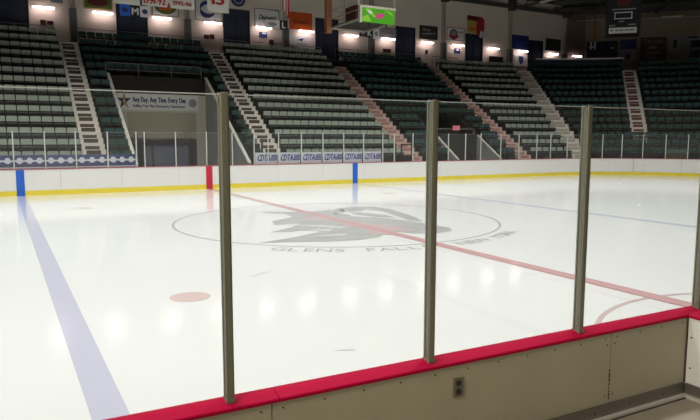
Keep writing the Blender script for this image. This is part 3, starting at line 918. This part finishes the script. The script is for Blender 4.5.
# ------------------------------------------------------------------ signs on the back wall
YS = YW - .05
def sign(name, x0, x1, zc, h, label, face='white', frame=None, y=YS, cat='sign'):
    o = thing(name, ((x0 + x1) / 2, YW, zc), label, cat)
    MB().box(x0, x1, y, YW - .002, zc - h / 2, zc + h / 2).build('board', face, o)
    if frame:
        f = .05
        MB().box(x0, x1, y - .02, y, zc + h / 2 - f, zc + h / 2).box(x0, x1, y - .02, y, zc - h / 2, zc - h / 2 + f).box(x0, x0 + f, y - .02, y, zc - h / 2 + f, zc + h / 2 - f).box(x1 - f, x1, y - .02, y, zc - h / 2 + f, zc + h / 2 - f).build('frame', frame, o)
    return o
def stext(o, name, body, h, x, z, w, m_, slant=0.0, y=YS - .004):
    return MB().text(body, h, (x, y, z), (1, 0, 0), (0, 0, 1), width=w, slant=slant, bold=.05).build(name, m_, o)
def blob(pts, y0=YS - .012, y1=YS - .001):
    return MB().prism(pts, 'y', y0, y1)
def ell(cx, cz, rx, rz, n=24, a0=0, a1=2 * pi):
    return [(cx + rx * cos(a0 + (a1 - a0) * i / n), cz + rz * sin(a0 + (a1 - a0) * i / n)) for i in range(n if a1 - a0 > 6.2 else n + 1)]

o = sign('poster_board', -5.32, -4.66, 10.75, .95, 'small framed poster with bluish picture over the left strip light', 'signgrey', 'frame')
blob([(-5.2, 10.35), (-4.78, 10.35), (-4.78, 10.9), (-5.2, 10.9)]).build('picture', 'tarp', o)
o = sign('wall_sign', -3.52, -1.86, 10.62, 1.0, 'olive green wall sign with yellow border left of the M marker', 'signgreen', 'signyellow')
blob(ell(-2.7, 10.55, .6, .25)).build('emblem', 'maroon', o)
o = sign('wall_sign', .50, 2.18, 10.72, 1.25, 'white wall sign with red burst over green bowl shape', 'white', 'frame')
blob(ell(1.35, 10.75, .72, .55, 20, pi, 2 * pi)).build('green_bowl', 'signgreen', o)
blob([(.95, 10.45), (.85, 10.75), (1.1, 10.7), (1.2, 11.0), (1.38, 10.75), (1.6, 10.95), (1.65, 10.7), (1.9, 10.72), (1.7, 10.42)], YS - .02, YS - .012).build('red_burst', 'signorange', o)
o = sign('wall_sign', 3.25, 5.07, 10.70, 1.35, 'white wall sign with dark blue swirl beside the 15 banner', 'white', 'frame')
b = MB()
n = 26
sp = []
for i in range(n + 1):
    a = radians(60 + 270 * i / n); wd = .05 + .13 * sin(pi * i / n)
    sp.append((4.1 + .52 * cos(a), 10.78 + .42 * sin(a), wd))
for p, q in zip(sp[:-1], sp[1:]):
    b.add([(p[0], YS - .008, p[1] - p[2]), (q[0], YS - .008, q[1] - q[2]), (q[0], YS - .008, q[1] + q[2]), (p[0], YS - .008, p[1] + p[2])], [(0, 1, 2, 3)])
b.build('blue_swirl', 'midblue', o)
stext(o, 'caption', 'Sports', .14, 4.2, 10.17, .9, 'signgrey')
o = thing('wall_emblem', (6.22, YW, 11.63), 'round navy emblem disc high on the wall above the third door', 'emblem')
MB().prism(ell(6.22, 11.63, .5, .46, 32), 'y', YS, YW - .002).build('disc', 'textnavy', o)
MB().prism(ell(6.22, 11.63, .34, .31, 32), 'y', YS - .01, YS - .0005).build('ring', 'signgrey', o)
MB().prism(ell(6.22, 11.63, .24, .21, 24), 'y', YS - .02, YS - .0105).build('center', 'midblue', o)
o = sign('wall_sign', 7.35, 9.18, 10.61, 1.2, "white wall sign with black cursive script behind the L marker", 'white', 'frame')
stext(o, 'script', "Dejmont's", .30, 8.3, 10.65, 1.25, 'textblack', .35)
o = sign('small_sign', 7.69, 8.27, 9.45, .38, 'small blue square sign under the white script sign', 'midblue')
blob([(7.9, 9.5), (8.2, 9.5), (8.2, 9.6), (7.9, 9.6)]).build('white_mark', 'white', o)
o = sign('wall_sign', 9.96, 11.74, 10.62, 1.2, 'bright orange wall sign with dark red script right of the flag', 'signorange')
stext(o, 'script', 'Smokin', .28, 10.8, 10.6, 1.15, 'darkorange', .3)
o = sign('wall_sign', 9.94, 11.66, 9.22, .8, 'white wall sign with small blue bird shape under the orange sign', 'white')
blob([(10.5, 9.3), (10.9, 9.42), (11.15, 9.45), (10.95, 9.32), (11.0, 9.2), (10.8, 9.26)]).build('bird_shape', 'textnavy', o)
blob([(10.5, 9.0), (11.3, 9.0), (11.3, 9.06), (10.5, 9.06)]).build('caption_bar', 'signgrey', o)
o = sign('wall_sign', 17.23, 18.97, 10.42, .7, 'pale grey blank wall sign right below the video screen', 'signgrey', 'frame')
o = sign('wall_sign', 21.17, 22.91, 10.72, 1.05, 'black wall sign with white swoosh right of the fifth door', 'signdark', 'black')
blob([(21.4, 10.62), (22.0, 10.70), (22.7, 10.74), (22.7, 10.66), (22.0, 10.58), (21.4, 10.54)]).build('swoosh', 'signgrey', o)
stext(o, 'script', 'Sirens', .22, 21.8, 10.95, .75, 'signgrey', .3)
o = sign('wall_sign', 23.85, 25.67, 10.82, 1.05, 'white wall sign with round red emblem left of the sixth door', 'white', 'frame')
blob(ell(24.55, 10.78, .40, .42)).build('red_ring', 'maroon', o)
MB().prism(ell(24.55, 10.80, .28, .30), 'y', YS - .02, YS - .012).build('emblem_center', 'signgrey', o)
MB().prism([(24.05, 10.70), (25.05, 10.70), (25.0, 10.50), (24.1, 10.50)], 'y', YS - .03, YS - .0205).build('ribbon', 'signred', o)
blob([(25.1, 10.95), (25.55, 10.95), (25.55, 11.05), (25.1, 11.05)]).build('caption_bar', 'signgrey', o)
o = sign('small_sign', 24.65, 25.28, 9.50, .40, 'small blue square sign under the round red emblem sign', 'midblue')
blob([(24.85, 9.52), (25.1, 9.52), (25.1, 9.62), (24.85, 9.62)]).build('white_mark', 'white', o)
o = thing('wall_sign', (26.8, YW, 11.7), 'yellow and red irregular sign board above the sixth door', 'sign')
MB().prism([(26.0, 11.05), (27.1, 11.05), (27.15, 12.35), (25.95, 12.4)], 'y', YS, YW - .002).build('yellow_board', 'signyellow', o)
MB().prism([(25.9, 12.1), (27.2, 12.0), (27.3, 12.4), (25.95, 12.45)], 'y', YS - .03, YS - .001).build('dark_band', 'maroon', o)
MB().prism([(26.95, 10.9), (27.4, 10.8), (27.75, 11.5), (27.7, 12.2), (27.4, 12.45), (27.0, 12.2), (26.85, 11.5)], 'y', YS - .06, YS - .031).build('red_shape', 'signred', o)
MB().prism([(27.2, 10.75), (27.5, 10.7), (27.55, 11.2), (27.3, 11.3)], 'y', YS - .08, YS - .061).build('pale_shape', 'white', o)
MB().prism([(26.2, 11.3), (26.8, 11.3), (26.8, 11.45), (26.2, 11.45)], 'y', YS - .01, YS - .001).build('caption_bar', 'signorange', o)
o = sign('wall_sign', 30.94, 32.86, 10.68, 1.2, 'dark blue wall sign between last column and seventh door', 'midblue', 'textnavy')
blob([(31.3, 10.55), (32.5, 10.55), (32.5, 10.7), (31.3, 10.7)]).build('caption_bar', 'signblue', o)
o = sign('wall_sign', 31.23, 32.81, 9.15, 1.0, 'white wall sign with dark shield below the blue sign', 'white')
blob([(31.75, 9.5), (32.3, 9.5), (32.3, 9.1), (32.02, 8.78), (31.75, 9.1)]).build('shield', 'textnavy', o)
o = sign('wall_sign', 35.01, 36.82, 10.75, 1.05, 'black wall sign at right end of the cream wall', 'signdark', 'black')
def redbox(x0, x1, z0, z1, label):
    o = thing('fire_alarm_box', ((x0 + x1) / 2, YW, z0), label, 'wall box', 'dark red wall boxes')
    MB().bbox(x0, x1, YW - .14, YW - .002, z0, z1, .02, 2).build('case', 'maroon', o)
    MB().box(x0 + .06, x1 - .06, YW - .15, YW - .14, z0 + .08, z1 - .08).build('front_plate', 'black', o)
redbox(-5.93, -5.62, 8.93, 9.22, 'dark red wall box, left one of the pair left of the leftmost stairs')
redbox(-5.57, -5.23, 8.97, 9.19, 'dark red wall box, right one of the pair left of the leftmost stairs')
redbox(3.80, 4.13, 8.87, 9.13, 'dark red wall box, left one of the pair above the second stairs')
redbox(4.18, 4.50, 8.89, 9.18, 'dark red wall box, right one of the pair above the second stairs')
redbox(8.40, 8.72, 8.88, 9.14, 'dark red wall box left of the column under the L marker')
redbox(17.75, 18.05, 8.92, 9.18, 'dark red wall box, left one of the pair left of the fifth door')
redbox(18.10, 18.43, 8.92, 9.18, 'dark red wall box, right one of the pair left of the fifth door')
redbox(21.75, 21.95, 9.05, 9.35, 'small red wall box under the black swoosh sign')
redbox(28.41, 29.89, 8.80, 9.30, 'wide dark red wall box right of the sixth door')

# ------------------------------------------------------------------ things hung from the roof
def cord(o, x, y, z0, z1=ZC, r=.006):
    MB().tube((x, y, z0), (x, y, z1), r, 5).build('cord', 'rail', o)
def banner(x0, x1, zb, h, lines, label, y=17.0, m_='textred'):
    o = thing('hanging_banner', ((x0 + x1) / 2, y, zb), label, 'banner', 'white championship banners')
    b = MB()
    n = 8
    for i in range(n):
        xa = x0 + (x1 - x0) * i / n; xb = x0 + (x1 - x0) * (i + 1) / n
        ya = y + .02 * sin(i * 1.3); yb_ = y + .02 * sin((i + 1) * 1.3)
        b.prism([(xa, ya), (xb, yb_), (xb, yb_ + .01), (xa, ya + .01)], 'z', zb, zb + h)
    b.build('cloth', 'bannerw', o)
    for body, hh, dz, w in lines:
        MB().text(body, hh, ((x0 + x1) / 2, y - .028, zb + dz), (1, 0, 0), (0, 0, 1), width=w, bold=.05).build('lettering', m_, o)
    MB().tube((x0 - .05, y, zb + h), (x1 + .05, y, zb + h), .025).build('top_bar', 'rail', o)
    cord(o, x0 + .1, y, zb + h); cord(o, x1 - .1, y, zb + h)
banner(-3.22, -1.99, 8.83, 1.9, [('1990-91', .28, 1.25, .95)], 'white hanging banner with bare lower edge, leftmost of the four')
banner(-1.88, -.66, 8.88, 1.9, [('1991-92', .34, .26, 1.05), ('CHAMPIONS', .18, .75, 1.0)], 'white hanging banner with one line of red numerals at bottom, reading 1991-92')
banner(-.50, .72, 8.87, 1.9, [('1995-96', .20, .26, .92), ('1993-94', .20, .56, .92), ('1989-90', .20, .86, .92)], 'white hanging banner with stacked lines of red numerals, left of 15')
banner(1.40, 2.55, 8.88, 1.55, [('15', .55, .68, .62)], 'white hanging banner with big red number 15')
# flag
o = thing('hanging_flag', (5.8, 17, 8.95), 'red and white striped flag hanging between the L marker and orange sign', 'flag')
b = MB()
for i in range(5):
    xa = 5.62 + .08 * i
    b.prism([(xa, 17 + .05 * sin(i * 2)), (xa + .08, 17 + .05 * sin(i * 2 + 2)), (xa + .08, 17.012 + .05 * sin(i * 2 + 2)), (xa, 17.012 + .05 * sin(i * 2))], 'z', 8.95 + abs(i - 4) * .12, 10.7, mi=i % 2)
b.build('cloth', ['signred', 'bannerw'], o)
MB().tube((5.55, 17, 10.72), (6.1, 17, 10.72), .02).build('pole', 'rail', o)
cord(o, 5.8, 17, 10.72)
# section markers
def marker(letter, x, z, left, right, label):
    y = 20.0
    o = thing('section_marker', (x, y, z - .3), label, 'sign', 'hanging section letter signs')
    MB().box(x - .25, x + .25, y, y + .05, z - .27, z + .27).build('letter_panel', 'black', o)
    MB().text(letter, .36, (x, y - .004, z), (1, 0, 0), (0, 0, 1), bold=.05).build('letter', 'white', o)
    for (xa, xb, za, zb, m_, m2) in (left, right):
        if m_ is None: continue
        p = MB().box(xa, xb, y, y + .04, za, zb).build('side_panel', m_, o)
        xm, zm = (xa + xb) / 2, (za + zb) / 2
        MB().prism(ell(xm, zm, (xb - xa) * .3, (zb - za) * .22, 20), 'y', y - .006, y - .0005).build('emblem', m2, p)
    cord(o, x - .2, y, z + .27); cord(o, x + .2, y, z + .27)
    return o
marker('M', -1.66, 9.10, (-2.44, -1.92, 8.82, 9.44, 'signblue', 'midblue'), (-1.40, -.90, 8.84, 9.42, 'white', 'textnavy'), 'hanging black M section sign with blue and white side panels')
marker('L', 6.97, 9.12, (5.77, 6.70, 8.88, 9.36, 'white', 'signgrey'), (0, 0, 0, 0, None, None), 'hanging black L section sign with white side panel')
marker('K', 13.01, 9.13, (12.26, 12.75, 8.88, 9.36, 'maroon', 'signgrey'), (13.27, 13.74, 8.80, 9.46, 'white', 'signgrey'), 'hanging black K section sign below the video screen')

# video screen platform
o = thing('video_platform', (9.75, 15.4, 8.1), 'hanging camera platform with glowing green video screen on its front', 'video screen')
xa, xb, ya, yb = 8.62, 10.85, 13.8, 17.0
MB().box(xa, xb, ya, yb, 8.66, 8.74).build('deck', 'beam', o)
b = MB()
for x in (xa, xb): b.bar((x, ya, 8.62), (x, yb, 8.62), .08, .10)
for y in (ya, yb): b.bar((xa, y, 8.62), (xb, y, 8.62), .08, .10)
b.build('deck_frame', 'pipe_cream', o)
for x, y in ((xa, ya), (xa, 15.4), (xb, ya), (xb, yb)):
    MB().bbox(x - .03, x + .03, y - .03, y + .03, 8.6, ZC, .005, 1).build('hanger_post', 'pipe_cream', o)
MB().bbox(xa - .30, xa + .02, yb - .1, yb + .25, 8.35, ZC, .02, 1).build('corner_post', 'rust_orange', o)
b = MB()
for z in (9.15, 9.6): b.tube((xa, ya, z), (xa, yb, z), .02); b.tube((xa, yb, z), (xb, yb, z), .02)
b.build('guard_rail', 'pipe_cream', o)
MB().bbox(9.2, 10.2, 15.2, 16.4, 8.74, 9.7, .05, 2).build('equipment_case', 'maroon', o)
sc = MB().box(8.72, 10.78, ya - .16, ya - .06, 8.50, 9.24).build('screen', 'screen_g', o)
MB().box(8.60, 10.86, ya - .18, ya - .04, 9.24, 9.36).box(8.60, 8.72, ya - .18, ya - .04, 8.46, 9.24).build('screen_frame', 'pipe_cream', o)
ys = ya - .16
for g_ in ([(8.9, 9.2), (9.25, 9.2), (9.6, 8.8), (9.45, 8.78), (9.2, 8.95)], [(10.1, 9.2), (10.5, 9.15), (10.75, 8.9), (10.4, 9.05)], [(8.75, 8.75), (9.1, 8.9), (9.3, 8.55), (8.75, 8.55)]):
    MB().prism(g_, 'y', ys - .006, ys - .001).build('lime_graphic', 'screen_l', sc)
MB().prism([(9.0, 9.15), (9.35, 9.05), (9.3, 8.9), (9.15, 8.98)], 'y', ys - .012, ys - .007).build('white_graphic', 'screen_w', sc)
MB().prism([(9.55, 8.75), (9.65, 9.02), (9.9, 8.98), (10.15, 9.05), (10.05, 8.82), (9.8, 8.72)], 'y', ys - .012, ys - .007).build('pink_graphic', 'screen_m', sc)
b = MB()
for x in (9.2, 9.75, 10.3): b.tube((x, ya - .1, 8.5), (x, ya - .05, 8.30), .04)
b.build('spot_fitting', 'black', o)

# dark hanging scoreboard in the far right corner (parallel to the diagonal wall)
def dbox(b, p0, s0, s1, f0, f1, z0, z1, mi=0):
    pts = []
    nrm = Vector((-1, -1, 0)).normalized()
    for s, f in ((s0, f0), (s1, f0), (s1, f1), (s0, f1)):
        q = Vector(p0) + dg * s + nrm * f
        pts.append((q.x, q.y))
    return b.prism(pts, 'z', z0, z1, mi)
P0 = Vector((32.52, 17.48, 0))
c0 = P0 + dg * 1.18
o = thing('scoreboard', (c0.x, c0.y, 10.1), 'dark hanging scoreboard with pale display frame and white text panel', 'scoreboard')
dbox(MB(), P0, 0, 2.36, -1.0, 0, 10.15, 13.0).build('case', 'black', o)
b = MB()
for (s0, s1, z0, z1) in ((.5, 1.75, 11.78, 11.84), (.5, 1.75, 11.33, 11.39), (.5, .56, 11.39, 11.78), (1.69, 1.75, 11.39, 11.78)):
    dbox(b, P0, s0, s1, 0, .04, z0, z1)
b.build('display_frame', 'white', o)
dbox(MB(), P0, .15, 2.1, .0, .05, 10.28, 10.70).build('text_panel', 'white', o)
for (s0, s1) in ((.25, .45), (.6, .85), (.9, 1.2), (1.25, 1.5), (1.55, 1.95)): dbox(MB(), P0, s0, s1, .05, .055, 10.43, 10.56).build('text_mark', 'signgrey', o)
b = MB()
for (s0, s1, z0) in ((.15, .6, 10.82), (1.5, 2.05, 10.86), (.3, 2.0, 12.0), (.85, 1.2, 11.1)): dbox(b, P0, s0, s1, 0, .02, z0, z0 + .09)
b.build('digit_row', 'signgrey', o)
dbox(MB(), P0, .7, 1.6, .0, .03, 12.3, 12.9).build('maroon_panel', 'maroon', o)
for s in (.4, 1.95):
    q = P0 + dg * s + Vector((.35, .35, 0)); MB().tube((q.x, q.y, 13.0), (q.x, q.y, ZC), .03).build('hanger', 'rail', o)

# hangings and pipes along the diagonal wall
def dthing(name, s, z, label, cat):
    p = dpt(s, .0); return thing(name, (p.x, p.y, z), label, cat)
def dpart(o, name, s0, s1, z0, z1, m_, f0=.01, f1=.05):
    return dbox(MB(), (40, 26, 0), s0, s1, f0, f1, z0, z1).build(name, m_, o)
o = dthing('wall_banner', 5.9, 9.4, 'dark maroon banner with white lettering on the far right wall', 'banner')
dpart(o, 'cloth', 4.8, 7.0, 9.3, 11.5, 'maroon')
def dtext(o, name, body, h, s, z, w, m_, slant=0.):
    p = dpt(s, .056); return MB().text(body, h, (p.x, p.y, z), dg, (0, 0, 1), width=w, slant=slant).build(name, m_, o)
dtext(o, 'lettering', 'Thunder', .42, 5.9, 11.15, 1.8, 'signgrey', .2)
dpart(o, 'mark', 5.3, 6.4, 10.05, 10.2, 'signgrey', .05, .056); dpart(o, 'mark', 5.5, 6.2, 10.5, 10.7, 'signgrey', .05, .056); dpart(o, 'mark', 5.5, 6.2, 9.6, 9.7, 'signgrey', .05, .056)
o = dthing('wall_banner', 7.7, 10.1, 'grey banner with small black figure right of the maroon banner', 'banner')
dpart(o, 'cloth', 7.2, 8.2, 10.0, 11.6, 'signgrey'); dpart(o, 'mark', 7.55, 7.85, 10.5, 11.2, 'black', .05, .056)
o = dthing('wall_panel', 9.2, 9.2, 'pale grey panel with two black squares at the far right edge', 'panel')
dpart(o, 'sheet', 8.3, 10.8, 9.1, 11.6, 'signgrey', .01, .04)
dpart(o, 'square_opening', 8.95, 9.75, 10.5, 11.1, 'black', .04, .046); dpart(o, 'square_opening', 8.95, 9.75, 9.6, 10.2, 'black', .04, .046); dpart(o, 'badge', 8.8, 9.6, 11.3, 11.45, 'black', .04, .046)
o = dthing('wall_banner', 3.7, 9.6, 'blue and grey banner left of the maroon banner', 'banner')
dpart(o, 'cloth', 3.1, 4.5, 9.4, 10.5, 'signgrey'); dpart(o, 'upper_cloth', 3.1, 4.5, 10.5, 11.4, 'midblue'); dpart(o, 'mark', 3.6, 4.0, 9.6, 10.1, 'textnavy', .05, .056)
o = dthing('wall_board', 1.6, 9.6, 'dark display board with white marks at left end of the brown corner wall', 'board')
dpart(o, 'backboard', .2, 2.9, 9.0, 11.3, 'navy'); dpart(o, 'white_mark', .5, .65, 10.6, 11.3, 'white', .05, .056); dpart(o, 'white_mark', .85, 1.0, 10.6, 11.3, 'white', .05, .056)
dpart(o, 'white_mark', .4, 1.0, 10.75, 10.9, 'white', .056, .06); dpart(o, 'white_mark', 2.3, 2.6, 10.6, 10.75, 'white', .05, .056)
dpart(o, 'lower_mark', .1, .5, 9.2, 9.6, 'white', .05, .056)
o = dthing('wall_pipe', .8, 11.4, 'short rust-coloured vertical pipe on the brown corner wall', 'pipe')
p = dpt(.85, .2); MB().tube((p.x, p.y, 11.35), (p.x, p.y, 12.9), .10, 10).build('pipe_body', 'rust_orange', o); MB().tube((p.x, p.y, 12.9), (p.x, p.y, 13.7), .04, 8).build('pipe_stem', 'beam', o)
pa, pb = dpt(-1.2, .8), dpt(20, .8)
o = thing('ceiling_pipe', (pa.x, pa.y, 13.05), 'long thin pale pipe running level under the roof at far right', 'pipe')
MB().tube((pa.x, pa.y, 13.15), (pb.x, pb.y, 12.95), .05, 8).build('pipe_body', 'pipe_cream', o)
for s in (0, 4, 8, 12, 16):
    q = dpt(s, .8); MB().tube((q.x, q.y, 13.1), (q.x, q.y, ZC), .015, 5).build('hanger', 'rail', o)
q = dpt(6.3, .8); q2 = dpt(8, .8); MB().bar((q.x, q.y, 13.14), (q2.x, q2.y, 13.12), .15, .14).build('sleeve', 'postwhite', o)
o = thing('ceiling_pipe', (28.5, 18, 12.6), 'short bright pipe slanting under the dark roof left of the scoreboard', 'pipe')
MB().tube((28.6, 20.5, 12.75), (28.6, 14.5, 12.75), .09, 8).build('pipe_body', 'postwhite', o)
for y in (15, 20): MB().tube((28.6, y, 12.8), (28.6, y, ZC), .015, 5).build('hanger', 'rail', o)

# ------------------------------------------------------------------ lighting
def area(name, loc, size, power, col=(1, 1, 1), spread=180, rot=(0, 0, 0)):
    l = bpy.data.lights.new(name, 'AREA')
    l.shape = 'RECTANGLE'; l.size = size[0]; l.size_y = size[1]
    l.energy = power; l.color = col; l.spread = radians(spread)
    o = bpy.data.objects.new(name, l); COL.objects.link(o)
    o.location = loc; o.rotation_euler = rot
    return o
for x, pw_ in ((-18, 520), (-9, 520), (0, 520), (9, 520), (18, 480), (26, 240)):
    for y in (-9, 0, 8.5):
        area('rink_lamp', (x, y, 13.0), (2.2, 1.2), pw_ * 1.04, (1.0, .988, .975), 130)
# unseen concourse lamp behind the viewer, fills the bench side
area('bench_fill', (-9.5, -19.5, 5.5), (1.2, .3), 40, (1.0, .90, .66), 170)
lv = Vector((-4.3, -14.6, .4)) - Vector((-10.5, -14.3, 4.6))
area('bench_fill', (-10.5, -14.3, 4.6), (1.2, .3), 52, (1.0, .93, .80), 80, lv.to_track_quat('-Z', 'Y').to_euler())  # unseen fill light, added to brighten the divider board, floor and posts

w = bpy.data.worlds.new('World'); SC.world = w
w.use_nodes = True
w.node_tree.nodes['Background'].inputs[0].default_value = (1.0, .92, .82, 1)
w.node_tree.nodes['Background'].inputs[1].default_value = .03

# ------------------------------------------------------------------ camera
f_px = 629.3
cam = bpy.data.cameras.new('Camera')
cam.sensor_fit = 'HORIZONTAL'; cam.sensor_width = 36.0; cam.lens = f_px / 700 * 36
cam.clip_start = .05; cam.clip_end = 300
co = bpy.data.objects.new('Camera', cam); COL.objects.link(co)
yaw, pit, roll = 0.5082185450667993, 0.11397706068737148, 0.0015389005965658115
d = Vector((sin(yaw) * cos(pit), cos(yaw) * cos(pit), -sin(pit)))
r = Vector((cos(yaw), -sin(yaw), 0)); u = r.cross(d)
r2 = r * cos(roll) + u * sin(roll); u2 = -r * sin(roll) + u * cos(roll)
co.matrix_world = Matrix(((r2.x, u2.x, -d.x, CAM.x), (r2.y, u2.y, -d.y, CAM.y), (r2.z, u2.z, -d.z, CAM.z), (0, 0, 0, 1)))
SC.camera = co

SC.view_settings.view_transform = 'Standard'
SC.view_settings.look = 'None'
SC.view_settings.exposure = 0.0
SC.view_settings.gamma = 1.0
SC.view_settings.use_curve_mapping = False
